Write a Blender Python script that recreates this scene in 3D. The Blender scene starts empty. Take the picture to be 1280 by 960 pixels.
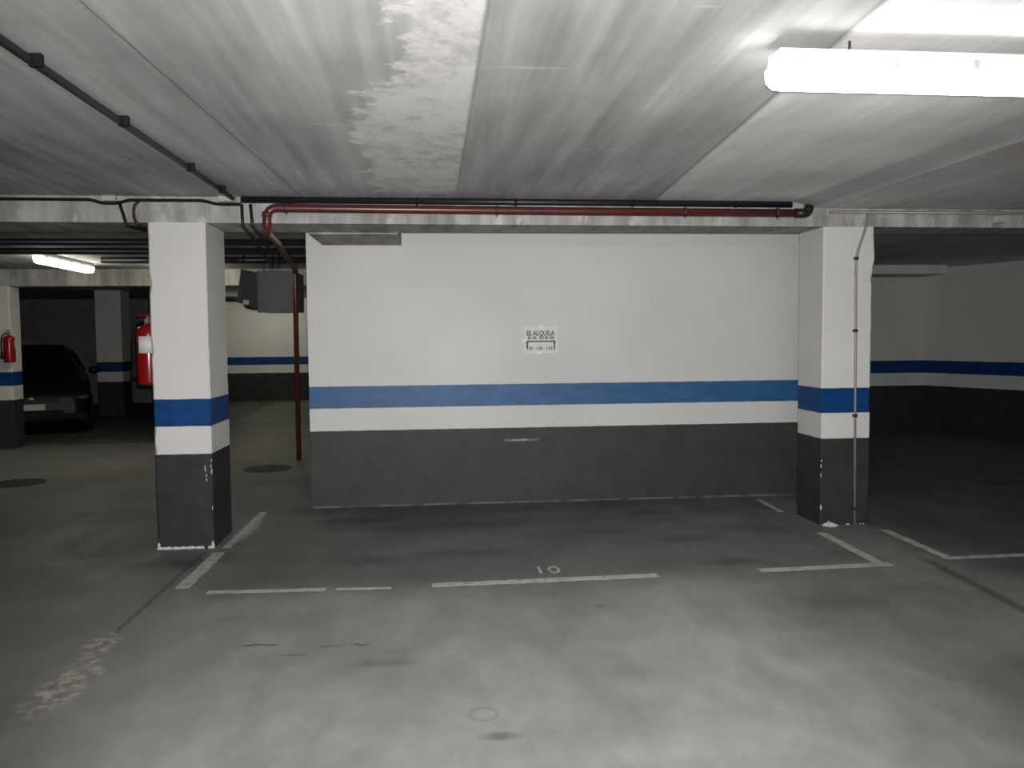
import bpy, bmesh, math, random
from mathutils import Vector, Matrix
random.seed(7)
scene = bpy.context.scene
COL = scene.collection

# ------------------------------------------------------------------ node helper
class N:
    """small helper that writes a procedural material"""
    def __init__(s, name):
        s.m = bpy.data.materials.new(name); s.m.use_nodes = True
        s.t = s.m.node_tree; s.t.nodes.clear()
        s.out = s.t.nodes.new('ShaderNodeOutputMaterial')
        s.p = s.t.nodes.new('ShaderNodeBsdfPrincipled')
        s.t.links.new(s.p.outputs[0], s.out.inputs[0])
        g = s.t.nodes.new('ShaderNodeNewGeometry'); s.pos = g.outputs['Position']
        x = s.t.nodes.new('ShaderNodeSeparateXYZ'); s.t.links.new(s.pos, x.inputs[0])
        s.X, s.Y, s.Z = x.outputs
    def put(s, sock, v):
        if hasattr(v, 'links') or isinstance(v, bpy.types.NodeSocket): s.t.links.new(v, sock)
        elif isinstance(v, (tuple, list)) and len(v) == 3 and sock.type == 'RGBA': sock.default_value = (*v, 1)
        else: sock.default_value = v
    def math(s, op, a, b=0.0, c=None, clamp=False):
        n = s.t.nodes.new('ShaderNodeMath'); n.operation = op; n.use_clamp = clamp
        s.put(n.inputs[0], a); s.put(n.inputs[1], b)
        if c is not None: s.put(n.inputs[2], c)
        return n.outputs[0]
    def add(s, a, b): return s.math('ADD', a, b)
    def sub(s, a, b): return s.math('SUBTRACT', a, b)
    def mul(s, a, b): return s.math('MULTIPLY', a, b)
    def mx(s, a, b): return s.math('MAXIMUM', a, b)
    def noise(s, scale=(1, 1, 1), detail=4, rough=.55, off=(0, 0, 0), dist=0):
        mp = s.t.nodes.new('ShaderNodeMapping'); s.t.links.new(s.pos, mp.inputs[0])
        mp.inputs['Scale'].default_value = scale; mp.inputs['Location'].default_value = off
        n = s.t.nodes.new('ShaderNodeTexNoise'); s.t.links.new(mp.outputs[0], n.inputs['Vector'])
        n.inputs['Scale'].default_value = 1; n.inputs['Detail'].default_value = detail
        n.inputs['Roughness'].default_value = rough; n.inputs['Distortion'].default_value = dist
        return n.outputs[0]
    def step(s, v, lo, hi, a=0., b=1.):
        n = s.t.nodes.new('ShaderNodeMapRange'); n.interpolation_type = 'SMOOTHSTEP'
        s.put(n.inputs[0], v); n.inputs[1].default_value = lo; n.inputs[2].default_value = hi
        n.inputs[3].default_value = a; n.inputs[4].default_value = b
        return n.outputs[0]
    def band(s, v, lo, hi, e):
        return s.mul(s.step(v, lo - e, lo + e), s.step(v, hi - e, hi + e, 1, 0))
    def box(s, x0, x1, y0, y1, e, X=None, Y=None):
        return s.mul(s.band(X or s.X, x0, x1, e), s.band(Y or s.Y, y0, y1, e))
    def blob(s, cx, cy, rx, ry, lo=.5, hi=1., warp=None):
        dx = s.mul(s.sub(s.X, cx), 1 / rx); dy = s.mul(s.sub(s.Y, cy), 1 / ry)
        d = s.math('SQRT', s.add(s.mul(dx, dx), s.mul(dy, dy)))
        if warp is not None: d = s.add(d, warp)
        return s.step(d, lo, hi, 1, 0)
    def mix(s, f, a, b):
        n = s.t.nodes.new('ShaderNodeMix'); n.data_type = 'RGBA'
        s.put(n.inputs[0], f); s.put(n.inputs[6], a); s.put(n.inputs[7], b)
        return n.outputs[2]
    def scale(s, col, f):
        n = s.t.nodes.new('ShaderNodeMix'); n.data_type = 'RGBA'; n.blend_type = 'MULTIPLY'
        n.inputs[0].default_value = 1
        s.put(n.inputs[6], col)
        c = s.t.nodes.new('ShaderNodeCombineColor')
        for i in range(3): s.put(c.inputs[i], f)
        s.t.links.new(c.outputs[0], n.inputs[7])
        return n.outputs[2]
    def bump(s, h, strength=.3, dist=.01):
        b = s.t.nodes.new('ShaderNodeBump'); b.inputs['Strength'].default_value = strength
        b.inputs['Distance'].default_value = dist; s.put(b.inputs['Height'], h)
        s.t.links.new(b.outputs[0], s.p.inputs['Normal'])
    def fin(s, col, rough=.6, spec=.4, metal=0., emit=None, strength=0.):
        s.put(s.p.inputs['Base Color'], col); s.put(s.p.inputs['Roughness'], rough)
        s.p.inputs['Specular IOR Level'].default_value = spec; s.put(s.p.inputs['Metallic'], metal)
        if emit is not None:
            s.put(s.p.inputs['Emission Color'], emit); s.p.inputs['Emission Strength'].default_value = strength
        return s.m

def simple(name, col, rough=.5, spec=.4, metal=0., var=.12, sc=20):
    n = N(name); k = n.noise((sc, sc, sc), 3)
    return n.fin(n.scale(col, n.step(k, .2, .8, 1 - var, 1 + var)), rough, spec, metal)

# ------------------------------------------------------------------ materials
Z1, Z2, Z3 = .6876, .888, 1.0834          # stripe heights on every wall and column
def painted_masonry(name, marks=False, spec=.5, bl=(.022, .11, .28)):
    n = N(name)
    wob = n.mul(n.sub(n.noise((9, 9, 9), 2), .5), .008)
    z = n.add(n.Z, wob)
    soft = n.noise((.9, .9, .9), 4)
    fine = n.noise((35, 35, 35), 3)
    white = n.scale((.70, .69, .665), n.add(n.step(soft, .25, .75, .93, 1.05), n.mul(n.sub(fine, .5), .05)))
    blue = n.scale(bl, n.step(n.noise((6, 6, 14), 4), .3, .7, .85, 1.18))
    grey = n.scale((.040, .0395, .040), n.step(n.noise((5, 5, 5), 5, .65), .3, .7, .82, 1.2))
    # faint horizontal and vertical block joints showing through the paint
    jz = n.math('FRACT', n.mul(n.add(n.Z, .02), 1 / .25))
    joint = n.mul(n.band(jz, .0, .035, .015), n.step(n.noise((3, 3, 3), 2), .42, .62))
    jx = n.math('FRACT', n.mul(n.add(n.X, .33), 1 / .4))
    jv = n.mul(n.band(jx, .0, .02, .01), n.step(n.noise((2, 2, 2), 2, off=(5, 1, 2)), .55, .7))
    joint = n.mx(joint, n.mul(jv, .6))
    white = n.mix(n.mul(joint, .09), white, (.40, .39, .37))
    # light scrapes in the dark paint
    sc = n.step(n.noise((4, 4, 40), 5, .7, off=(3, 7, 1)), .70, .80)
    sc = n.mul(sc, .35)
    grey = n.mix(sc, grey, (.30, .30, .29))
    if marks:
        rub = n.mul(n.band(n.X, .66, .92, .06), n.band(n.Z, .565, .583, .006))
        rub = n.mul(rub, n.step(n.noise((18, 1, 8), 2), .35, .7, .25, 1))
        grey = n.mix(rub, grey, (.5, .5, .48))
        base = n.mul(n.band(n.Z, .0, .016, .006), n.step(n.noise((7, 1, 2), 3), .35, .6))
        grey = n.mix(n.mul(base, .30), grey, (.40, .39, .37))
        # two repainted rectangles above the sign
        pat = n.mx(n.box(1.54, 1.96, 1.75, 2.18, .012, n.X, n.Z), 0)
        white = n.mix(n.mul(pat, .18), white, (.78, .76, .72))
    c = n.mix(n.step(z, Z1 - .004, Z1 + .004), grey, white)
    c = n.mix(n.band(z, Z2, Z3, .004), c, blue)
    n.bump(n.sub(n.noise((28, 28, 28), 4), n.mul(joint, .3)), .22, .004)
    return n.fin(c, n.mix(n.step(z, Z1 - .004, Z1 + .004), (.6, .6, .6), (.5, .5, .5)), spec)

def concrete_soffit():
    n = N('board marked concrete')
    wide = n.noise((2.2, .25, 2.2), 4, .6)
    thin = n.noise((11, .35, 8), 3, .6, off=(2, 9, 4))
    cloud = n.noise((.8, .8, .8), 4, off=(8, 2, 0))
    f = n.mul(n.step(wide, .27, .73, .68, 1.25), n.step(thin, .25, .75, .82, 1.14))
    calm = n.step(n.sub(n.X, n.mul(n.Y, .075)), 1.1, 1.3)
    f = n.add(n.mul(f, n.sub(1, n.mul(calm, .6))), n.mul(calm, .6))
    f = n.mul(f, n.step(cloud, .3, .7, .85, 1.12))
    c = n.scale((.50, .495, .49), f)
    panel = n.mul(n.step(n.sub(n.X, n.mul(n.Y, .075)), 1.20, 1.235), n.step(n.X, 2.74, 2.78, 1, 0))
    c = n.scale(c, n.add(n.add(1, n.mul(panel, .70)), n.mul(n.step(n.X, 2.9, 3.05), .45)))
    # white plaster smear beside the slab joint
    w1 = n.mul(n.sub(n.noise((5, 4, 1), 5, .65), .5), .55)
    w2 = n.mul(n.sub(n.noise((14, 6, 1), 4, .6, off=(1, 4, 0)), .5), .3)
    left = n.add(n.add(-.12, w1), n.mul(n.step(n.Y, 3.2, 3.9), -.24))
    pm = n.mul(n.step(n.sub(n.X, left), 0, .06), n.step(n.add(n.X, n.mul(w2, .05)), .165, .185, 1, 0))
    pm = n.mul(pm, n.step(n.noise((7, 5, 1), 5, .7, off=(4, 4, 4)), .36, .56, .30, 1.))
    pm = n.mul(pm, n.band(n.Y, -2, 5.9, .12))
    c = n.mix(n.mul(pm, .85), c, (.84, .83, .81))
    # shutter joints: thin dark lines running into the depth
    def ln(x, w, k, c):
        d = n.math('ABSOLUTE', n.sub(n.add(n.X, n.mul(n.sub(n.noise((1, 9, 1), 2), .5), .012)), x))
        return n.mix(n.mul(n.step(d, w * .4, w, 1, 0), k), c, (.10, .10, .10))
    c = ln(.185, .009, .25, c)
    c = ln(n.add(-1.13, n.mul(n.Y, .035)), .006, .6, c); c = ln(n.add(1.20, n.mul(n.Y, .075)), .012, .35, c)
    c = ln(-2.9, .008, .4, c); c = ln(4.4, .01, .4, c)
    # small pale smears
    for (x, y, rx, ry) in ((.37, 3.19, .22, .03), (-.45, 4.08, .2, .025), (.70, 4.56, .025, .05), (.85, 4.54, .05, .03), (.98, 4.53, .05, .02), (.86, 2.57, .06, .02), (-1.55, 4.6, .03, .03), (1.72, 4.9, .3, .03)):
        c = n.mix(n.mul(n.blob(x, y, rx, ry, .2, 1.1, w2), .24), c, (.8, .79, .77))
    rust = n.mul(n.blob(3.15, 3.6, .2, 1.3, .2, 1.1, w1), .4)
    c = n.mix(rust, c, (.26, .17, .12))
    n.bump(n.add(n.noise((30, 6, 30), 4), n.mul(pm, .6)), .3, .004)
    return n.fin(c, .8, .2)

def beam_concrete():
    n = N('rough beam concrete')
    st = n.noise((7, 1.5, 1.2), 4, .65)
    c = n.scale((.40, .395, .38), n.mul(n.step(st, .3, .72, .70, 1.3), n.step(n.noise((1.2, 1, 3), 3, off=(4, 0, 1)), .3, .7, .85, 1.12)))
    spl = n.mul(n.step(n.noise((9, 9, 3), 3, .6, off=(1, 2, 6)), .57, .68), n.band(n.Z, 2.33, 2.42, .02))
    c = n.mix(n.mul(spl, .55), c, (.72, .71, .68))
    n.bump(n.noise((20, 20, 20), 5), .35, .006)
    return n.fin(c, .85, .2)

def floor_color(n):
    a = n.noise((1.1, .8, 1), 5, .6); b = n.noise((5, 3, 1), 5, .65, off=(3, 1, 0)); f = n.noise((45, 45, 1), 3)
    t = n.mul(n.step(a, .28, .72, .80, 1.16), n.step(b, .25, .75, .86, 1.12))
    t = n.mul(t, n.add(.93, n.mul(f, .14)))
    return n.scale((.28, .28, .27), t), b, a

def garage_floor():
    n = N('worn concrete floor')
    c, b, a = floor_color(n)
    wx = n.mul(n.sub(n.noise((1.6, 1.6, 1), 4, .6, off=(9, 2, 0)), .5), .9)
    wy = n.mul(n.sub(n.noise((1.3, 1.3, 1), 4, .6, off=(1, 7, 0)), .5), .9)
    X = n.add(n.X, n.mul(wx, .5)); Y = n.add(n.Y, n.mul(wy, .6))
    # darker floor in the parking bays, round the left column and towards both sides
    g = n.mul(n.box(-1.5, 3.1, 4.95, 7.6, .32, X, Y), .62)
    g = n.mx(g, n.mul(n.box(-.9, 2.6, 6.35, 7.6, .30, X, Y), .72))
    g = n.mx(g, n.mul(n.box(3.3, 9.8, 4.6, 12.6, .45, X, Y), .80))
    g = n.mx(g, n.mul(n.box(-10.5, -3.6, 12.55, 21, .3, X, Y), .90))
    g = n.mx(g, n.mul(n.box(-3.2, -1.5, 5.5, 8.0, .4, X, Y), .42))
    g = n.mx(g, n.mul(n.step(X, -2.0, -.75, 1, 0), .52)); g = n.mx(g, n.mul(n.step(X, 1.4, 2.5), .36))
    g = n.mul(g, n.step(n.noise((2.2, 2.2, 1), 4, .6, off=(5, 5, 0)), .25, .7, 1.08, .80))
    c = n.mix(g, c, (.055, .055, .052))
    w = n.mul(n.sub(n.noise((12, 12, 1), 4, .65, off=(0, 3, 2)), .5), .9)
    # oil drips and stains; the blotches round the left column paint its shadow
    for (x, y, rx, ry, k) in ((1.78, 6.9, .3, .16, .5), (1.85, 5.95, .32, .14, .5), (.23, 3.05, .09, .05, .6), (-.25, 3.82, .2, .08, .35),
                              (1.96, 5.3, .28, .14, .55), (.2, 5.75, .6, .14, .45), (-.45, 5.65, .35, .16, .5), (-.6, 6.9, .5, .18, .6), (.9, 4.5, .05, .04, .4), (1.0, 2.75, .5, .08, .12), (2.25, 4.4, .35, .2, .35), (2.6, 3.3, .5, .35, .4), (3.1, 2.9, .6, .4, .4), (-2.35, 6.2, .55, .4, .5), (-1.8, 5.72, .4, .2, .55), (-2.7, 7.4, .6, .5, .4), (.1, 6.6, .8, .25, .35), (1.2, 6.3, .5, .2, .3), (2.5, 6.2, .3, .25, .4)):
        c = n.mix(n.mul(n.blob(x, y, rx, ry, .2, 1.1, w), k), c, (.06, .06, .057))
    # ring left by a can
    dx = n.sub(n.X, .18); dy = n.mul(n.sub(n.Y, 3.24), 1.0)
    d = n.math('ABSOLUTE', n.sub(n.math('SQRT', n.add(n.mul(dx, dx), n.mul(dy, dy))), .055))
    c = n.mix(n.mul(n.step(d, .006, .016, 1, 0), .28), c, (.10, .10, .09))
    # hairline cracks
    def crack(x0, x1, y, amp, wd, k, seed, c):
        yy = n.add(n.Y, n.mul(n.sub(n.noise((14, 1, 1), 4, .7, off=(seed, 0, 0)), .5), amp))
        m = n.mul(n.band(yy, y - wd, y + wd, wd), n.band(n.X, x0, x1, .03))
        return n.mix(n.mul(m, n.mul(n.step(n.noise((11, 3, 1), 2, off=(seed, seed, 0)), .3, .55), k)), c, (.05, .05, .05))
    c = crack(-.58, -.34, 4.06, .12, .009, .9, 2., c); c = crack(-.95, -.78, 4.12, .10, .009, .8, 5., c); c = crack(-.8, -.62, 3.97, .06, .007, .7, 8., c)
    # slab joints
    def joint(x, y0, y1, slope, wd, k, c):
        d = n.math('ABSOLUTE', n.sub(n.X, n.add(n.add(x, n.mul(n.sub(n.Y, y0), slope)), n.mul(n.sub(n.noise((1, 12, 1), 3), .5), .02))))
        return n.mix(n.mul(n.mul(n.step(d, wd * .4, wd, 1, 0), n.band(n.Y, y0, y1, .1)), k), c, (.045, .045, .043))
    c = joint(-1.65, 4.2, 6.0, .01, .022, .55, c); c = joint(3.1, 3.2, 5.2, .075, .05, .55, c)
    # crumbling filler along the left joint
    pm = n.mx(n.blob(-1.62, 3.75, .13, .42, .4, 1.1, w), n.blob(-1.66, 4.2, .1, .22, .4, 1.1, w))
    pm = n.mul(pm, n.step(n.noise((16, 16, 1), 4, .7, off=(7, 7, 0)), .42, .62))
    c = n.mix(n.mul(pm, .75), c, (.50, .47, .40))
    # worn end of the left bay line, pale yellow lamp reflection painted in
    yl = n.blob(-1.47, 6.75, .07, .5, .3, 1.1, n.mul(w, .5))
    c = n.mix(n.mul(yl, .55), c, (.62, .60, .46))
    n.bump(n.add(n.noise((60, 60, 1), 4), n.mul(b, 1.2)), .15, .003)
    return n.fin(c, n.step(b, .3, .7, .48, .64), .3)

def line_paint():
    n = N('worn white floor paint')
    c, b, a = floor_color(n)
    wear = n.step(n.noise((16, 16, 1), 5, .7, off=(2, 2, 0)), .34, .56)
    wear = n.add(.35, n.mul(n.mul(wear, n.step(n.noise((1.7, 1.7, 1), 3, off=(6, 1, 0)), .25, .5, .6, 1.)), .55))
    c = n.mix(wear, n.scale(c, .62), (.60, .60, .57))
    return n.fin(c, .5, .3)

M = {}
M['wall'] = painted_masonry('painted masonry', True)  # stripe blue is paled here to paint in the flash glare
M['column'] = painted_masonry('painted column render', False, .2, (.004, .052, .185))
M['ceiling'] = concrete_soffit()
M['beam'] = beam_concrete()
M['bare'] = simple('shade toned rear wall', (.24, .24, .235), .9, .2, var=.2, sc=3)  # darker wall grey that carries the shade of the car area
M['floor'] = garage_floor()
M['line'] = line_paint()
M['plaster'] = simple('bare plaster', (.66, .65, .62), .9, .1, var=.2, sc=60)
M['red'] = simple('red pipe enamel', (.10, .022, .018), .30, .5, var=.15, sc=9)
M['redx'] = simple('red extinguisher enamel', (.27, .008, .009), .22, .5, var=.06)
M['black'] = simple('black pipe', (.016, .017, .018), .38, .4)
M['rubber'] = simple('black rubber', (.011, .011, .011), .75, .18)
M['steel'] = simple('galvanised steel', (.34, .335, .32), .42, .5, .75, sc=30)
M['conduit'] = simple('grey conduit', (.30, .285, .26), .45, .4, .3)
M['clip'] = simple('dark steel clip', (.07, .07, .07), .45, .4, .6)
M['pvc'] = simple('pale grey plastic', (.50, .50, .48), .5, .4)
M['paper'] = simple('white paper', (.78, .78, .775), .5, .3, var=.03)
M['ink'] = simple('grey ink', (.17, .17, .17), .6, .2)
M['tape'] = simple('shiny clear tape', (.95, .95, .95), .15, .5, var=.02)
M['iron'] = simple('cast iron', (.035, .034, .031), .6, .3, .3, sc=60)
M['duct'] = simple('duct sheet metal', (.17, .17, .18), .6, .3, .3, sc=6)
M['ductdark'] = simple('dark duct canvas', (.055, .056, .06), .8, .2)
M['carpaint'] = simple('dark car paint', (.008, .008, .009), .38, .22, var=.05)
M['glass'] = simple('dark car glass', (.006, .007, .008), .08, .5, var=.02)
M['carlamp'] = simple('clear lamp glass', (.07, .07, .07), .12, .6, .2)
M['plate'] = simple('number plate', (.42, .42, .39), .4, .4)
M['tyre'] = simple('tyre', (.01, .01, .01), .8, .2)
M['housing'] = simple('lamp housing plastic', (.78, .78, .76), .4, .4, var=.03)
def lamp_mat(name, col, st):
    n = N(name); return n.fin((.8, .8, .8), .3, .3, 0, col, st)
M['tube_cool'] = lamp_mat('lit diffuser cool', (.98, 1., .97), 21)
M['rim'] = lamp_mat('glowing rim', (.97, 1., .96), .5)
M['tube_warm'] = lamp_mat('lit diffuser warm', (1., .96, .80), 21)
M['tube_lintel'] = lamp_mat('lit diffuser amber', (1., .90, .62), 14)
M['tube_green'] = lamp_mat('lit diffuser greenish', (1., .98, .76), 22)

# ------------------------------------------------------------------ mesh helper
class MB:
    def __init__(s): s.b = bmesh.new()
    def box(s, x0, x1, y0, y1, z0, z1, bev=0, seg=2):
        t = bmesh.new()
        bmesh.ops.create_cube(t, size=1, matrix=Matrix.Translation(((x0 + x1) / 2, (y0 + y1) / 2, (z0 + z1) / 2)) @ Matrix.Diagonal((x1 - x0, y1 - y0, z1 - z0, 1)))
        if bev: bmesh.ops.bevel(t, geom=t.edges[:], offset=bev, segments=seg, affect='EDGES', profile=.5)
        return s.merge(t)
    def merge(s, t):
        me = bpy.data.meshes.new('tmp'); t.to_mesh(me); t.free(); s.b.from_mesh(me); bpy.data.meshes.remove(me); return s
    def prism(s, poly, z0, z1, axis='Z'):
        """extrude a polygon; for axis Y poly holds (x, z), for axis X it holds (y, z)"""
        def P(q, h): return {'Z': (q[0], q[1], h), 'Y': (q[0], h, q[1]), 'X': (h, q[0], q[1])}[axis]
        lo = [s.b.verts.new(P(q, z0)) for q in poly]; hi = [s.b.verts.new(P(q, z1)) for q in poly]
        n = len(poly); s.b.faces.new(lo); s.b.faces.new(hi)
        for i in range(n): s.b.faces.new((lo[i], lo[(i + 1) % n], hi[(i + 1) % n], hi[i]))
        return s
    def tube(s, path, r, seg=12, fillet=0., caps=True):
        pts = [Vector(p) for p in path]
        if fillet:
            q = [pts[0]]
            for i in range(1, len(pts) - 1):
                a, p, c = pts[i - 1], pts[i], pts[i + 1]
                f = min(fillet, (a - p).length * .45, (c - p).length * .45)
                u = p + (a - p).normalized() * f; w = p + (c - p).normalized() * f
                for k in range(7):
                    t = k / 6; q.append((1 - t) ** 2 * u + 2 * t * (1 - t) * p + t * t * w)
            q.append(pts[-1]); pts = q
        rings = []; prev = None
        for i, p in enumerate(pts):
            d = ((pts[i + 1] - p) if i == 0 else (p - pts[i - 1]) if i == len(pts) - 1 else (pts[i + 1] - p).normalized() + (p - pts[i - 1]).normalized()).normalized()
            if prev is None:
                u = d.orthogonal().normalized()
            else:
                u = (prev - d * prev.dot(d)).normalized()
            prev = u; w = d.cross(u); rr = r[i] if isinstance(r, (list, tuple)) else r
            rings.append([s.b.verts.new(p + (u * math.cos(2 * math.pi * k / seg) + w * math.sin(2 * math.pi * k / seg)) * rr) for k in range(seg)])
        for a, c in zip(rings, rings[1:]):
            for k in range(seg):
                f = s.b.faces.new((a[k], a[(k + 1) % seg], c[(k + 1) % seg], c[k])); f.smooth = True
        if caps: s.b.faces.new(rings[0]); s.b.faces.new(rings[-1])
        return s
    def lathe(s, prof, c, seg=24):
        return s.tube([(c[0], c[1], c[2] + z) for (_, z) in prof], [max(r, .0005) for (r, _) in prof], seg)
    def face(s, pts):
        s.b.faces.new([s.b.verts.new(p) for p in pts]); return s
    def lump(s, c, r, sq=(1, 1, 1), seed=0, sub=2, rough=.35):
        t = bmesh.new(); bmesh.ops.create_icosphere(t, subdivisions=sub, radius=1)
        rd = random.Random(seed)
        for v in t.verts:
            k = 1 + rd.uniform(-rough, rough); v.co = Vector((v.co.x * sq[0], v.co.y * sq[1], v.co.z * sq[2])) * r * k + Vector(c)
        return s.merge(t)
    def rotz(s, a, c):
        bmesh.ops.rotate(s.b, cent=c, matrix=Matrix.Rotation(a, 3, 'Z'), verts=s.b.verts[:]); return s
    def build(s, name, mat, parent=None, root=None, bevel=0):
        bmesh.ops.recalc_face_normals(s.b, faces=s.b.faces[:])
        off = Vector((0, 0, 0))
        top = parent
        while top is not None:
            off += top.location; top = top.parent
        if parent is None and root is not None: off = Vector(root)
        bmesh.ops.translate(s.b, vec=-off, verts=s.b.verts[:])
        me = bpy.data.meshes.new(name); s.b.to_mesh(me); s.b.free()
        me.materials.append(mat)
        o = bpy.data.objects.new(name, me); COL.objects.link(o)
        if parent is not None: o.parent = parent
        elif root is not None: o.location = root
        return o

def thing(name, label, cat, loc, group=None):
    o = bpy.data.objects.new(name, None); COL.objects.link(o); o.location = loc; o.empty_display_size = .1
    tag(o, label, cat, group); return o
def tag(o, label, cat, group=None):
    o['label'] = label; o['category'] = cat
    if group: o['group'] = group
    return o
def structure(o, label=None):
    o['kind'] = 'structure'
    if label: o['label'] = label
    return o

# ------------------------------------------------------------------ room shell
CEIL = 2.52
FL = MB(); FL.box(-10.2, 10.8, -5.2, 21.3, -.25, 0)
floor = structure(FL.build('floor', M['floor']), 'worn grey concrete garage floor that turns darker in the bays and towards the sides')
c = MB(); c.prism([(-10.2, CEIL + .1), (-10.2, CEIL), (2.76, CEIL), (2.99, CEIL - .045), (10.8, CEIL - .045), (10.8, CEIL + .1)], -5.2, 6.3, 'Y')
c.box(-10.2, 10.8, 6.3, 21.3, CEIL, CEIL + .1)
structure(c.build('ceiling', M['ceiling']), 'board marked concrete ceiling with a white plaster smear')
w = MB(); w.box(-1.0915, 3.5, 7.457, 12.5, 0, CEIL)
structure(w.build('wall_back', M['wall']), 'white wall behind the empty bay with blue stripe and dark grey base')
w = MB(); w.box(3.5, 7.75, 12.5, 12.7, 0, CEIL)
structure(w.build('wall_right_back', M['column']), 'unlit striped wall at the back of the right bay')
w = MB(); w.prism([(7.75, 12.5), (8.36, 10.9), (10.5, 5.3), (10.5, -5.2), (10.7, -5.2), (10.7, 5.4), (8.56, 11.0), (7.93, 12.7), (7.75, 12.7)], 0, CEIL - .0)
structure(w.build('wall_right', M['column']), 'unlit striped side wall of the right bay')
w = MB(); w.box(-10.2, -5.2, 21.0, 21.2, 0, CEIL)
structure(w.build('wall_rear_left', M['bare']), 'rear wall behind the dark car, painted darker for its shade')
w = MB(); w.box(-5.2, -.9, 21.0, 21.2, 0, CEIL)
structure(w.build('wall_rear', M['column']), 'striped wall at the far end of the passage')
w = MB(); w.box(-10.2, -10, -5, 21.0, 0, CEIL)
structure(w.build('wall_left', M['column']))
w = MB(); w.box(-10.2, 10.5, -5.2, -5, 0, CEIL)
structure(w.build('wall_front', M['column']))
w = MB(); w.prism([(-3.75, 12.6), (-3.75, 15.6), (-5.15, 21.0), (-5.3, 21.0), (-3.9, 15.6), (-3.9, 12.6)], 0, CEIL)  # unseen wall added to keep passage light out of the car area
structure(w.build('wall_light_block', M['column']))

# painted lines and bay number belong to the floor
def line(pts, wd, x=None):
    (x0, y0), (x1, y1) = pts
    d = Vector((x1 - x0, y1 - y0, 0)).normalized(); nrm = Vector((-d.y, d.x, 0)) * wd / 2
    a, b = Vector((x0, y0, 0)), Vector((x1, y1, 0))
    rd = random.Random(int((x0 + 9) * 100 + y0 * 7)); m = MB(); k = max(3, int((b - a).length / .06))
    top = []; bot = []
    for i in range(k + 1):
        p = a.lerp(b, i / k); j = nrm * (1 + rd.uniform(-.12, .12)); top.append(p + j); bot.append(p - nrm * (1 + rd.uniform(-.12, .12)))
    for i in range(k):
        for z in (.0015,):
            q = [top[i], top[i + 1], bot[i + 1], bot[i]]
            m.prism([(v.x, v.y) for v in q], .0002, z)
    bmesh.ops.remove_doubles(m.b, verts=m.b.verts[:], dist=.0003)
    o = m.build('painted_line', M['line'], floor); o['label'] = 'worn white painted bay line'; return o
line([(-1.535, 5.14), (-1.525, 5.98)], .085); line([(-1.51, 6.12), (-1.49, 7.36)], .06)
line([(-1.36, 5.035), (-.66, 5.01)], .055); line([(-.60, 5.005), (-.27, 4.99)], .035)
line([(-.026, 5.01), (1.39, 5.05)], .075)
line([(2.06, 5.07), (2.96, 5.11)], .075); line([(2.90, 5.16), (2.915, 6.0)], .07); line([(2.93, 6.75), (2.95, 7.3)], .05)
line([(3.42, 5.23), (3.43, 6.02)], .07); line([(3.38, 5.20), (6.2, 5.24)], .06)

def text(name, s, size, mat, loc, parent, rot=(0, 0, 0), sx=1., thick=.0006, bold=0.):
    cu = bpy.data.curves.new(name, 'FONT'); cu.body = s; cu.size = size; cu.extrude = thick; cu.resolution_u = 3; cu.offset = bold
    tmp = bpy.data.objects.new('tmp', cu); COL.objects.link(tmp)
    dg = bpy.context.evaluated_depsgraph_get(); me = bpy.data.meshes.new_from_object(tmp.evaluated_get(dg))
    bpy.data.objects.remove(tmp)
    xs = [v.co.x for v in me.vertices]; cx = (min(xs) + max(xs)) / 2
    from mathutils import Euler
    mat4 = Matrix.Translation(Vector(loc) - parent.location) @ Euler(rot).to_matrix().to_4x4() @ Matrix.Diagonal((sx, 1, 1, 1)) @ Matrix.Translation((-cx, 0, 0))
    me.transform(mat4); me.materials.clear(); me.materials.append(mat)
    o = bpy.data.objects.new(name, me); COL.objects.link(o); o.parent = parent; return o
num = text('bay_number', '10', .225, M['line'], (.728, 5.18, .001), floor, sx=.82); num['label'] = 'white painted bay number 10'

# ------------------------------------------------------------------ beams
def fy(x): return 6.145 + (x + 1.8) * .0165            # front face of the main beam
b = MB(); b.prism([(-10.0, fy(-10)), (10.1, fy(10.1)), (10.1, 6.67), (-10.0, 6.67)], 2.335, CEIL)
tag(b.build('concrete_beam', M['beam']), 'long concrete ceiling beam across the tops of the two white columns', 'beam')
b = MB(); b.box(-.95, -.262, 6.67, 7.457, 2.322, CEIL, .004)
tag(b.build('concrete_beam', M['beam']), 'short concrete beam over the left end of the white wall', 'beam')
b = MB(); b.box(5.0, 7.62, 11.75, 12.5, 2.388, CEIL, .004)
tag(b.build('concrete_beam', M['ceiling']), 'low concrete beam above the dark wall of the right bay', 'beam')
b = MB(); b.box(-10.0, -1.092, 12.3, 12.6, 2.283, CEIL, .004)
tag(b.build('concrete_beam', M['beam']), 'pale lintel beam behind the distant lit lamp on the left', 'beam')

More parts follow.
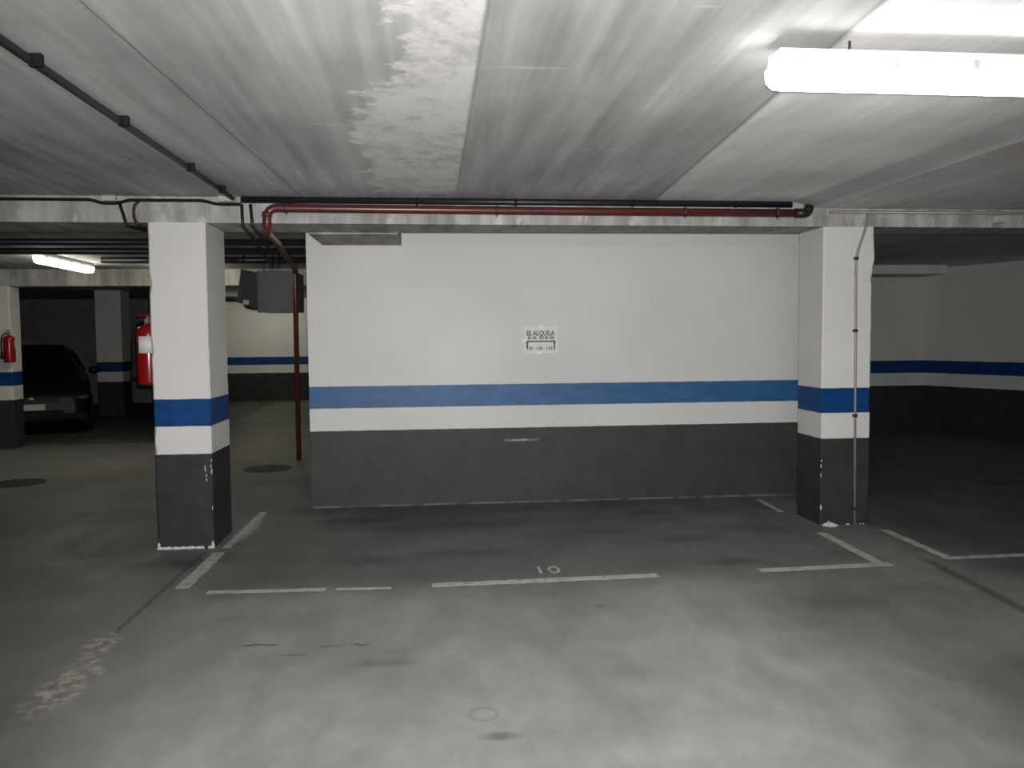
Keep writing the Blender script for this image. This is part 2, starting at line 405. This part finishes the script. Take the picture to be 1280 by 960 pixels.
# ------------------------------------------------------------------ columns
def column(label, x0, x1, y0, y1, zt, seed, chips=True, bulge=0.):
    root = thing('concrete_column', label, 'column', ((x0 + x1) / 2, (y0 + y1) / 2, 0))
    rd = random.Random(seed); m = MB(); rings = []; n = 46
    ch = [[.010] * 4 for _ in range(n + 1)]
    for i in range(n + 1):
        for k in range(4):
            ch[i][k] = rd.uniform(.007, .012) if chips else .008
            if chips and rd.random() < .05: ch[i][k] = rd.uniform(.014, .022)
    for i in range(n + 1):
        z = zt * i / n; w = .0014 * math.sin(z * 5 + seed) if chips else 0
        g = bulge * math.exp(-((z - 2.1) / .10) ** 2) + bulge * 1.3 * (1 if z > 2.03 else 0)
        a, bq, c_, d = x0 + w, x1 + w * .6 + g, y0 + w * .3, y1
        q = ch[i]
        pts = [(a + q[0], c_), (bq - q[1], c_), (bq, c_ + q[1]), (bq, d - q[2]), (bq - q[2], d), (a + q[3], d), (a, d - q[3]), (a, c_ + q[0])]
        rings.append([m.b.verts.new((x, y, z)) for x, y in pts])
    for r0, r1 in zip(rings, rings[1:]):
        for k in range(8): m.b.faces.new((r0[k], r0[(k + 1) % 8], r1[(k + 1) % 8], r1[k]))
    m.b.faces.new(rings[0]); m.b.faces.new(rings[-1])
    m.build('shaft', M['column'], root)
    return root
cl = column('white column with blue stripe standing left of the empty bay, nearest on the left', -1.9887, -1.5937, 6.12, 6.6635, 2.3345, 3)
cr = column('white column with blue stripe and thin vertical conduit, right of the empty bay', 3.0216, 3.4206, 6.2278, 6.6643, 2.3345, 11, bulge=.009)
column('distant white column at the left edge of the photo carrying a small red extinguisher', -6.40, -5.885, 12.28, 12.58, 2.283, 5, False)
column('dim column inside the dark car area behind the parked car', -6.72, -6.22, 17.4, 17.9, CEIL, 6, False)

def chipped(root, pts, name='chipped_plaster'):
    m = MB()
    for i, (x, y, z, rx, ry, rz) in enumerate(pts): m.lump((x, y, z), 1, (rx, ry, rz), i * 13 + int(abs(x) * 100), 2, .3)
    o = m.build(name, M['plaster'], root); o['label'] = 'broken strip of bare white plaster'; return o
rd = random.Random(5)
pts = []
x = -1.975
while x < -1.60:
    if not (-1.665 < x < -1.64):
        pts.append((x, 6.118, .008, rd.uniform(.012, .024), .009, rd.uniform(.007, .013)))
    x += rd.uniform(.012, .022)
pts += [(-1.98, 6.12, .025, .011, .010, .026), (-1.603, 6.12, .022, .011, .012, .03)]
chipped(cl, pts)
chipped(cl, [(-1.602 + rd.uniform(-.003, .003), 6.127, z, .005, .005, .018) for z in (.29, .33, .37, .46, .56, .60, .64)], 'chipped_edge')
chipped(cl, [(-1.64 + rd.uniform(-.006, .006), 6.121, z, .004, .003, .014) for z in (.50, .53, .57, .59)], 'chipped_edge')
chipped(cr, [(3.031 + rd.uniform(-.003, .003), 6.236, z, .006, .006, .022) for z in (.06, .10, .14, .24, .31, .36, .40, .44, .47, .51, .55, .58)], 'chipped_edge')
chipped(cr, [(3.06 + i * .028 + rd.uniform(-.01, .01), 6.226, .004, rd.uniform(.006, .013), .005, rd.uniform(.003, .006)) for i in range(12) if i not in (4, 5, 8)], 'chipped_plaster')
m = MB()
for i, (x, y, z, r) in enumerate(((3.05, 6.18, .016, .022), (3.085, 6.175, .02, .02), (3.068, 6.17, .012, .018), (3.115, 6.185, .009, .015), (3.03, 6.19, .01, .014), (3.10, 6.16, .008, .011), (3.135, 6.175, .006, .008), (3.07, 6.19, .034, .014))):
    m.lump((x, y, z), r, (1.15, 1, .8), i, 1, .35)
tag(m.build('plaster_rubble', M['plaster'], None, (3.08, 6.18, 0)), 'small heap of white plaster crumbs at the foot of the right column', 'debris')

# ------------------------------------------------------------------ lamps
def batten(label, centre, length, mat, rot, name='fluorescent_lamp', hang=0):
    """sealed tube fitting under the slab; built along X about its own top centre"""
    root = thing(name, label, 'lamp', centre)
    L = length / 2
    def loc(m, nm, mt, par=root):
        # geometry is written about the origin; rebase to the thing
        bmesh.ops.translate(m.b, vec=Vector(centre), verts=m.b.verts[:]); return m.build(nm, mt, par)
    h = MB(); h.prism([(-.050, -.001), (.050, -.001), (.056, -.030), (-.056, -.030)], -L + .012, L - .012, 'X')
    ho = loc(h, 'housing', M['housing'])
    g = MB(); g.prism([(-.056, -.0305), (.056, -.0305), (.066, -.049), (-.066, -.049)], -L + .012, L - .012, 'X')
    o = loc(g, 'rim', M['rim']); o['label'] = 'faintly glowing diffuser rim'
    d = MB(); prof = [(-.062, -.049), (.062, -.049), (.061, -.085), (.052, -.110), (.032, -.122), (-.032, -.122), (-.052, -.110), (-.061, -.085)]
    rings = []
    for x, k in ((-L, .80), (-L + .02, .97), (-L + .05, 1), (L - .05, 1), (L - .02, .97), (L, .80)):
        rings.append([d.b.verts.new((x, y * k, -.049 + (z + .049) * k)) for y, z in prof])
    for a, c in zip(rings, rings[1:]):
        for k in range(8): d.b.faces.new((a[k], a[(k + 1) % 8], c[(k + 1) % 8], c[k]))
    d.b.faces.new(rings[0]); d.b.faces.new(rings[-1])
    do = loc(d, 'diffuser', mat); do['label'] = 'glowing white diffuser cover'
    for x in (-L + .07, -L * .42, 0, L * .42, L - .07):
        for s_ in (-1, 1):
            q = MB(); q.box(x - .012, x + .012, s_ * .066 - .005, s_ * .066 + .005, -.062, -.030, .002)
            loc(q, 'clip', M['pvc'])
    for x in ((-L * .6, L * .6) if hang else ()):
        q = MB(); q.tube([(x, 0, -.002), (x, 0, hang - .001)], .005, 8); loc(q, 'hanger_rod', M['clip'])
    root.rotation_euler = (0, 0, rot)
    return root
batten('long lit tube lamp on the ceiling at upper right, nearest the viewer', (1.885, 2.835, CEIL - .045), 1.42, M['tube_cool'], 0.01, hang=.045)
batten('small distant lit tube lamp left of the left column, under the ceiling', (-4.47, 10.75, CEIL), 1.5, M['tube_warm'], math.pi / 2 + .01)
batten('short lit tube lamp hidden behind the left column, close to the lintel beam', (-3.33, 11.75, CEIL), .72, M['tube_lintel'], 0)
batten('lit tube lamp in the far passage behind the suspended duct', (-3.72, 19.5, CEIL), .92, M['tube_green'], 0)

# ------------------------------------------------------------------ pipes and conduits
fp = thing('fire_pipe', 'red fire pipe running along the ceiling beam and bending down at its left end', 'pipe', (.8, 6.05, 2.43))
zr = 2.429
m = MB(); m.tube([(2.80, 6.165, zr - .002), (1.0, 6.142, zr), (-1.15, 6.065, zr + .001), (-1.155, 6.065, 2.265), (-1.21, 6.75, 2.265), (-1.66, 10.40, 2.36), (-1.68, 10.53, 2.355), (-1.685, 10.53, 0.0)], .031, 16, .075)
m.build('pipe', M['red'], fp)
for a in (-1.02, .48, 1.9, 2.62):
    y = 6.142 + (a - 1) * .0357 if a < 1 else 6.142 + (a - 1) * .0128
    q = MB(); q.tube([(a - .010, y, zr), (a + .010, y, zr)], .035, 16); q.box(a - .005, a + .005, y - .004, fy(a) - .001, zr - .004, zr + .004); q.box(a - .004, a + .004, y - .004, y + .004, zr - .048, zr + .036)
    q.build('clamp', M['clip'], fp)
q = MB(); q.tube([(2.76, 6.164, zr - .002), (2.86, 6.166, zr - .001), (2.875, 6.166, zr + .055)], .036, 16, .04)
o = q.build('elbow', M['black'], fp); o['label'] = 'black end elbow'
q = MB(); q.tube([(-1.15, 6.065, 2.40), (-1.153, 6.065, 2.365)], .036, 16); q.tube([(-1.154, 6.065, 2.325), (-1.155, 6.07, 2.30)], .036, 16)
q.build('coupling', M['red'], fp)

bp = thing('water_pipe', 'thick black pipe in the corner of ceiling and beam above the red pipe', 'pipe', (.8, 6.09, 2.49))
m = MB(); m.tube([(-1.34, 6.118, 2.494), (1.0, 6.152, 2.495), (2.74, 6.18, 2.494)], .0235, 14); m.build('pipe', M['black'], bp)
for a in (-1.0, -.1, .62, 1.5, 2.3):
    q = MB(); y = 6.137 + a * .0155; q.tube([(a - .008, y, 2.4925), (a + .008, y, 2.4925)], .0265, 14); q.build('clamp', M['rubber'], bp)

cz = [(-9.9, 2.489), (-2.36, 2.489), (-2.29, 2.465), (-2.18, 2.465), (-2.11, 2.488), (-1.60, 2.489), (-1.515, 2.464), (-1.36, 2.464), (-1.345, 2.470)]
cb = MB(); cb.tube([(x, fy(x) - .0165, z) for x, z in cz], .0115, 10, .04)
tag(cb.build('cable', M['rubber'], None, (-5, 6.1, 2.5)), 'thin black cable along the beam top left of the junction boxes', 'cable')

lp = thing('ceiling_conduit', 'black conduit clipped to the ceiling running toward the viewer on the left', 'conduit', (-1.4, 3, 2.5))
m = MB(); m.tube([(-1.46, -4.9, CEIL - .026), (-1.40, 3.0, CEIL - .026), (-1.385, 5.4, CEIL - .026), (-1.378, 6.03, CEIL - .03)], .0165, 12); m.build('pipe', M['black'], lp)
for y in (.9, 2.1, 3.15, 3.98, 5.0, 5.7):
    q = MB(); q.box(-1.425 + y * .006, -1.38 + y * .006, y - .014, y + .014, CEIL - .047, CEIL - .001, .004); q.build('clip', M['rubber'], lp)

def jbox(label, x, w, h, z, y=None, d=.05, lid=True):
    y = fy(x) if y is None else y
    r = thing('junction_box', label, 'junction box', (x, y - d / 2, z))
    q = MB(); q.box(x - w / 2, x + w / 2, y - d, y - .0005, z, z + h, .006); q.build('box', M['pvc'], r)
    q = MB(); q.box(x - w / 2 + .008, x + w / 2 - .008, y - d - .006, y - d + .002, z + .008, z + h - .008, .002); q.build('lid', M['pvc'], r)
    return r
jbox('pale junction box where the black ceiling conduit meets the beam', -1.437, .12, .0405, 2.479, d=.062)
jbox('pale junction box on the beam at upper left, farthest from the bay', -2.235, .095, .0395, 2.479, d=.05)
jbox('slim pale plate under the cable above the left column', -1.90, .085, .024, 2.452, d=.03)
jbox('pale junction box on the beam at the right edge of the photo', 4.46, .09, .06, 2.368, d=.05)

def run(label, path, r, mat, name='conduit', fillet=.06, loc=None):
    m = MB(); m.tube(path, r, 10, fillet)
    return tag(m.build(name, mat, None, loc or path[0]), label, 'conduit')
run('left of the two black conduits bending under the beam beside the left column', [(-1.335, 6.115, 2.462), (-1.330, 6.105, 2.305), (-1.39, 6.72, 2.305), (-1.86, 10.05, 2.35), (-1.87, 10.12, 2.515)], .0115, M['black'], fillet=.025)
run('right of the two black conduits bending under the beam beside the left column', [(-1.275, 6.115, 2.462), (-1.262, 6.105, 2.305), (-1.315, 6.72, 2.305), (-1.77, 10.0, 2.35), (-1.78, 10.07, 2.515)], .0115, M['black'], fillet=.025)
run('black conduit dropping from the small junction box left of the left column', [(-2.165, 6.096, 2.476), (-2.115, 6.09, 2.305), (-2.02, 6.74, 2.305), (-2.1, 9.6, 2.36), (-2.1, 9.66, 2.515)], .0115, M['black'], fillet=.025)
run('curved brown cable loop on the beam just left of the left column', [(-2.03, 6.095, 2.476), (-2.065, 6.095, 2.445), (-2.07, 6.095, 2.37), (-2.045, 6.09, 2.312), (-2.005, 6.75, 2.272), (-2.0, 7.4, 2.30)], .0105, simple('brown cable', (.035, .018, .012), .5), 'cable', .03)
# cross runs behind the beam
run('black pipe crossing under the ceiling behind the left column, nearest of three', [(-9.8, 8.35, 2.45), (-1.10, 8.35, 2.45)], .033, M['black'], 'service_pipe', 0)
run('black pipe crossing under the ceiling behind the left column, middle of three', [(-9.8, 9.15, 2.445), (-1.10, 9.15, 2.445)], .036, M['black'], 'service_pipe', 0)
run('black pipe crossing under the ceiling above the suspended duct, farthest of three', [(-3.9, 10.36, 2.465), (-1.10, 10.36, 2.465)], .04, M['black'], 'service_pipe', 0)

rc = thing('conduit', 'thin grey conduit running down the front of the right column', 'conduit', (3.30, 6.21, 0))
yy = 6.213
m = MB(); m.tube([(3.372, fy(3.37) - .012, 2.455), (3.352, 6.205, 2.335), (3.285, yy, 2.13), (3.278, yy, 2.03), (3.285, yy, 1.2), (3.296, yy, .005)], .0095, 10, .08); m.build('pipe', M['conduit'], rc)
for x, z in ((3.279, 2.09), (3.279, 1.53), (3.287, .865), (3.293, .13)):
    q = MB(); q.box(x - .016, x + .016, yy - .013, 6.2275, z - .012, z + .012, .003); q.build('clip', M['clip'], rc)
m = MB(); m.tube([(3.06, fy(3.06) - .014, 2.445), (6.5, fy(6.5) - .014, 2.447), (9.9, fy(9.9) - .014, 2.45)], .0125, 10)
tag(m.build('conduit', M['conduit'], None, (3.06, 6.2, 2.45)), 'grey conduit along the beam to the right of the right column', 'conduit')

# ------------------------------------------------------------------ suspended duct in the passage
dr = thing('ventilation_duct', 'grey sheet metal ventilation box hanging under the passage ceiling', 'duct', (-1.96, 11.3, CEIL))
m = MB(); m.box(-2.21, -1.73, 10.95, 11.55, 1.865, 2.37, .008); m.build('casing', M['duct'], dr)
m = MB()
for z in (1.868, 2.367):
    m.box(-2.222, -1.718, 10.938, 10.962, z - .016, z + .016, .003)
for x in (-2.214, -1.726): m.box(x - .008, x + .008, 10.938, 10.962, 1.852, 2.383, .003)
m.build('flange', M['duct'], dr)
m = MB()
lo = [(-2.21, 10.99, 1.875), (-2.21, 11.5, 1.875), (-2.21, 11.5, 2.36), (-2.21, 10.99, 2.36)]
hi = [(-2.52, 11.12, 2.03), (-2.52, 11.5, 2.03), (-2.46, 11.5, 2.42), (-2.46, 11.12, 2.42)]
a = [m.b.verts.new(p) for p in lo]; b_ = [m.b.verts.new(p) for p in hi]
m.b.faces.new(a); m.b.faces.new(b_)
for k in range(4): m.b.faces.new((a[k], a[(k + 1) % 4], b_[(k + 1) % 4], b_[k]))
o = m.build('inlet', M['ductdark'], dr); o['label'] = 'dark tapered side inlet'
for x in (-2.15, -1.79):
    for y in (11.05, 11.45):
        q = MB(); q.tube([(x, y, 2.365), (x, y, CEIL)], .006, 8); q.build('hanger_rod', M['clip'], dr)
m = MB(); m.tube([(-3.2, 11.6, 2.06), (-2.60, 11.5, 2.05), (-2.45, 11.3, 2.0), (-2.42, 11.2, 1.94), (-2.24, 11.1, 1.915)], .035, 12, .08)
m.build('flexible_hose', M['rubber'], dr)
m = MB(); m.box(-2.43, -2.35, 11.04, 11.12, 1.955, 2.02, .012); m.build('housing', M['pvc'], dr)

# ------------------------------------------------------------------ fire extinguishers
def extinguisher(label, c, r, h, label_dir, scale=1., seg=28):
    root = thing('fire_extinguisher', label, 'fire extinguisher', c, 'wall mounted fire extinguishers')
    x, y, z = c
    m = MB(); m.lathe([(r * .86, 0), (r * .97, .008), (r, .025), (r, h * .82), (r * .97, h * .87), (r * .82, h * .925), (r * .5, h * .965), (r * .28, h * .98), (r * .26, h)], c, seg); m.build('cylinder', M['redx'], root)
    m = MB(); m.lathe([(r * .9, -.004), (r * .93, 0), (r * .93, .014), (r * .9, .018)], c, seg); m.build('base_ring', M['rubber'], root)
    # curved paper label
    m = MB(); k = 14; cols = []
    for i in range(k + 1):
        a = label_dir + (i / k - .5) * 1.5
        cols.append([m.b.verts.new((x + (r + d) * math.cos(a), y + (r + d) * math.sin(a), z + h * q)) for d in (.0005, .0016) for q in (.52, .79)])
    for A, B in zip(cols, cols[1:]):
        m.b.faces.new((A[2], B[2], B[3], A[3])).smooth = True; m.b.faces.new((A[0], A[1], B[1], B[0]))
        m.b.faces.new((A[1], A[3], B[3], B[1])); m.b.faces.new((A[0], B[0], B[2], A[2]))
    o = m.build('instruction_label', M['paper'], root); o['label'] = 'white instruction label'
    m = MB(); m.lathe([(.016, 0), (.02, .004), (.02, .035), (.014, .045), (.012, .06)], (x, y, z + h - .002), 14); v = m.build('valve', M['steel'], root)
    m = MB(); m.box(x - .065, x + .02, y - .010, y + .010, z + h + .058, z + h + .068, .002); m.box(x - .055, x + .02, y - .008, y + .008, z + h + .028, z + h + .036, .002); m.build('handle', M['redx'], root)
    m = MB(); m.tube([(x, y - .016, z + h + .02), (x, y - .032, z + h + .02)], .015, 14); m.build('pressure_gauge', M['steel'], root)
    m = MB(); m.tube([(x - .018, y, z + h + .02), (x - .075, y - .01, z + h + .01), (x - r - .018, y - .02, z + h * .80), (x - r - .022, y - .02, z + h * .52), (x - r - .016, y - .02, z + h * .36)], .009, 10, .05); hs = m.build('hose', M['rubber'], root)
    m = MB(); m.tube([(x - r - .016, y - .02, z + h * .37), (x - r - .018, y - .02, z + h * .30), (x - r - .022, y - .02, z + h * .12)], [.013, .014, .022], 12); m.build('nozzle', M['rubber'], root)
    return root
e1 = extinguisher('red fire extinguisher with white label on the side of the left column', (-2.098, 6.40, 1.175), .082, .455, -math.pi / 2 + .15)
q = MB(); q.box(-2.02, -1.9885, 6.37, 6.43, 1.45, 1.50, .003); q.tube([(-2.098, 6.40, 1.462), (-2.098, 6.40, 1.488)], .0835, 28); q.build('bracket', M['clip'], e1)
e2 = extinguisher('small distant red fire extinguisher on the column at the left edge of the photo', (-5.865, 12.19, 1.225), .075, .38, -math.pi / 2 + 2.2)
q = MB(); q.box(-5.94, -5.90, 12.2, 12.281, 1.42, 1.46, .003); q.build('bracket', M['clip'], e2)

# ------------------------------------------------------------------ drain covers
def manhole(label, cx, cy, r):
    root = thing('manhole_cover', label, 'manhole cover', (cx, cy, 0), 'iron manhole covers')
    m = MB(); k = 40
    def ring(rr, z): return [m.b.verts.new((cx + rr * math.cos(2 * math.pi * i / k), cy + rr * math.sin(2 * math.pi * i / k), z)) for i in range(k)]
    R_ = [ring(r, .0005), ring(r, .006), ring(r * .93, .006), ring(r * .93, .0005)]
    for A, B in zip(R_, R_[1:] + R_[:1]):
        for i in range(k): m.b.faces.new((A[i], A[(i + 1) % k], B[(i + 1) % k], B[i]))
    m.build('frame', M['iron'], root)
    m = MB(); m.tube([(cx, cy, .0005), (cx, cy, .0045)], r * .915, 40)
    for i in range(-4, 5):
        for j in range(-4, 5):
            if (i * i + j * j) ** .5 < 4.2: m.box(cx + i * r * .19 - .012, cx + i * r * .19 + .012, cy + j * r * .19 - .012, cy + j * r * .19 + .012, .004, .0065)
    m.build('lid', M['iron'], root)
manhole('round dark iron manhole cover on the floor between left column and white wall', -1.94, 9.87, .27)
manhole('round dark iron manhole cover on the floor at the left edge of the photo', -4.42, 9.24, .27)

# ------------------------------------------------------------------ notice on the wall
yw = 7.457
sg = thing('notice', 'white paper notice with grey lettering taped to the white wall', 'sign', (.97, yw, 1.36))
m = MB(); m.box(.815, 1.125, yw - .003, yw - .0008, 1.357, 1.60); m.build('sheet', M['paper'], sg)
o = text('lettering', 'SE ALQUILA', .060, M['ink'], (.968, yw - .0035, 1.518), sg, (math.pi / 2, 0, 0), .80, .0005, .0022)
m = MB()
for k, x in enumerate([.853 + i * .0175 for i in range(14)]):           # unreadable second line of small print
    if k in (5,):
        m.build('lettering', M['ink'], sg); m = MB(); continue
    m.box(x, x + (.006 if k % 3 else .013), yw - .0042, yw - .003, 1.482, 1.512)
    if k % 2: m.box(x, x + .013, yw - .0042, yw - .003, 1.493, 1.499)
m.build('lettering', M['ink'], sg)
m = MB(); m.box(.838, 1.102, yw - .0042, yw - .003, 1.458, 1.472); m.box(.838, .856, yw - .0042, yw - .003, 1.402, 1.472); m.box(1.086, 1.102, yw - .0042, yw - .003, 1.414, 1.472)
m.build('border', M['ink'], sg)
for x0, nn in ((.846, 3), (.935, 3), (1.022, 4)):                        # unreadable groups at the bottom
    m = MB()
    for i in range(nn):
        x = x0 + i * .021
        m.box(x, x + .005, yw - .0042, yw - .003, 1.386, 1.418); m.box(x, x + .014, yw - .0042, yw - .003, 1.399, 1.405)
        if i % 2: m.box(x + .010, x + .015, yw - .0042, yw - .003, 1.386, 1.418)
    m.build('lettering', M['ink'], sg)
for x, z in ((.97, 1.594), (.822, 1.475), (.955, 1.362)):
    q = MB(); q.box(x - .022, x + .022, yw - .0052, yw - .0008, z - .012, z + .012, .001); q.build('tape', M['tape'], sg)

# ------------------------------------------------------------------ parked car (nose toward the viewer, built about its nose, +Y backward)
def car():
    root = thing('car', 'dark car parked in the unlit area at far left', 'car', (-6.30, 13.75, 0))
    def place(m, nm, mt, par=root):
        bmesh.ops.translate(m.b, vec=root.location, verts=m.b.verts[:]); return m.build(nm, mt, par)
    # stations: y, half width, sill z, belt z, roof half width, roof z
    st = [(0.0, .60, .30, .55, .50, .60), (.06, .74, .22, .66, .58, .70), (.25, .82, .19, .78, .66, .82), (.6, .86, .18, .86, .70, .90), (1.0, .87, .18, .92, .72, .97),
          (1.15, .87, .18, .93, .70, 1.02), (1.45, .87, .18, .94, .64, 1.22), (1.85, .87, .18, .95, .58, 1.40), (2.3, .87, .18, .96, .57, 1.45), (2.9, .87, .18, .97, .57, 1.44),
          (3.5, .86, .18, .98, .57, 1.38), (3.85, .84, .20, .97, .60, 1.20), (4.05, .80, .24, .94, .62, 1.0), (4.15, .70, .32, .80, .55, .84)]
    m = MB(); rings = []
    for (y, w_, z0, zb, wr, zr_) in st:
        half = [(w_ * .80, z0), (w_ * .96, z0 + .06), (w_, z0 + .25 * (zb - z0) + .05), (w_ * .99, zb - .10), (w_ * .95, zb), (wr + (w_ * .95 - wr) * .12, zb + (zr_ - zb) * .82), (wr * .86, zr_ - .008), (wr * .4, zr_)]
        ringp = half + [(-a, b2) for a, b2 in reversed(half)]
        rings.append([m.b.verts.new((a, y, b2)) for a, b2 in ringp])
    for A, B in zip(rings, rings[1:]):
        for k in range(16):
            f = m.b.faces.new((A[k], A[(k + 1) % 16], B[(k + 1) % 16], B[k])); f.smooth = True
    m.b.faces.new(rings[0]); m.b.faces.new(rings[-1])
    place(m, 'body', M['carpaint'])
    m = MB(); m.prism([(-.64, 0), (.64, 0), (.57, .001), (-.57, .001)], 0, .001)
    m.b.clear(); m.face([(-.60, 1.20, 1.075), (.60, 1.20, 1.075), (.53, 1.80, 1.395), (-.53, 1.80, 1.395)]); m.face([(-.60, 1.22, 1.06), (.60, 1.22, 1.06), (.53, 1.82, 1.38), (-.53, 1.82, 1.38)])
    place(m, 'windshield', M['glass'])
    for s_ in (-1, 1):
        for (y0, y1, t0, t1) in ((1.35, 2.30, 1.75, 2.28), (2.38, 3.45, 2.40, 3.30)):
            m = MB(); pts = [(s_ * .842, y0, .985), (s_ * .846, y1, .995), (s_ * .655, t1, 1.355), (s_ * .66, t0, 1.345)]
            m.face(pts); m.face([(p[0] - s_ * .02, p[1], p[2]) for p in pts]); place(m, 'side_window', M['glass'])
        m = MB(); m.lump((s_ * .66, .10, .60), 1, (.15, .07, .055), 3, 3, 0); o = place(m, 'headlamp', M['carlamp'])
        m = MB(); m.lump((s_ * .96, 1.42, 1.0), 1, (.10, .05, .065), 4, 3, 0); place(m, 'mirror', M['carpaint'])
        for y in (.80, 3.35):
            m = MB(); m.tube([(s_ * .66, y, .31), (s_ * .69, y, .31), (s_ * .85, y, .31), (s_ * .875, y, .31)], [.28, .31, .31, .285], 28); wh = place(m, 'wheel', M['tyre'])
            m = MB(); m.tube([(s_ * .87, y, .31), (s_ * .884, y, .31)], [.19, .17], 20); place(m, 'hubcap', M['steel'], wh)
    m = MB(); m.box(-.42, .42, -.012, .06, .36, .41, .006)
    for k in range(4): m.box(-.38, .38, -.016, .05, .535 + k * .022, .545 + k * .022)
    place(m, 'grille', M['rubber'])
    m = MB(); m.box(-.78, .78, -.02, .14, .24, .36, .03); place(m, 'bumper', M['rubber'])
    m = MB(); m.box(-.17, .17, -.030, -.016, .42, .515, .003); place(m, 'number_plate', M['plate'])
    m = MB(); m.lump((-.02, -.005, .60), 1, (.055, .02, .03), 9, 2, 0); place(m, 'badge', M['steel'])
    root.rotation_euler = (0, 0, math.radians(24))
    return root
car()

# ------------------------------------------------------------------ world, camera, view
wd = bpy.data.worlds.new('World'); scene.world = wd; wd.use_nodes = True
wd.node_tree.nodes['Background'].inputs[0].default_value = (.02, .02, .02, 1); wd.node_tree.nodes['Background'].inputs[1].default_value = .2
cam = bpy.data.cameras.new('Camera'); co = bpy.data.objects.new('Camera', cam); COL.objects.link(co)
F_, P_, Yw, Rl = 1039.7, .0556, .0944, -.0091
f = Vector((math.sin(Yw) * math.cos(P_), math.cos(Yw) * math.cos(P_), -math.sin(P_))); r = Vector((math.cos(Yw), -math.sin(Yw), 0)); u = r.cross(f)
r2 = r * math.cos(Rl) + u * math.sin(Rl); u2 = -r * math.sin(Rl) + u * math.cos(Rl)
mm = Matrix((r2, u2, -f)).transposed().to_4x4(); mm.translation = (0, 0, 1.5); co.matrix_world = mm
fl = bpy.data.lights.new('camera_flash', 'SPOT'); fl.energy = 1000; fl.spot_size = math.radians(106); fl.spot_blend = 1; fl.shadow_soft_size = .012; fl.color = (1, .985, .97)
fo = bpy.data.objects.new('camera_flash', fl); COL.objects.link(fo); fo.matrix_world = mm @ Matrix.Translation((.02, .035, .01))
cam.sensor_width = 36; cam.lens = F_ * 36 / 1280; cam.clip_start = .05
scene.camera = co
scene.view_settings.view_transform = 'Standard'; scene.view_settings.look = 'None'
scene.view_settings.gamma = 1; scene.view_settings.use_curve_mapping = False
scene.view_settings.exposure = 0.0
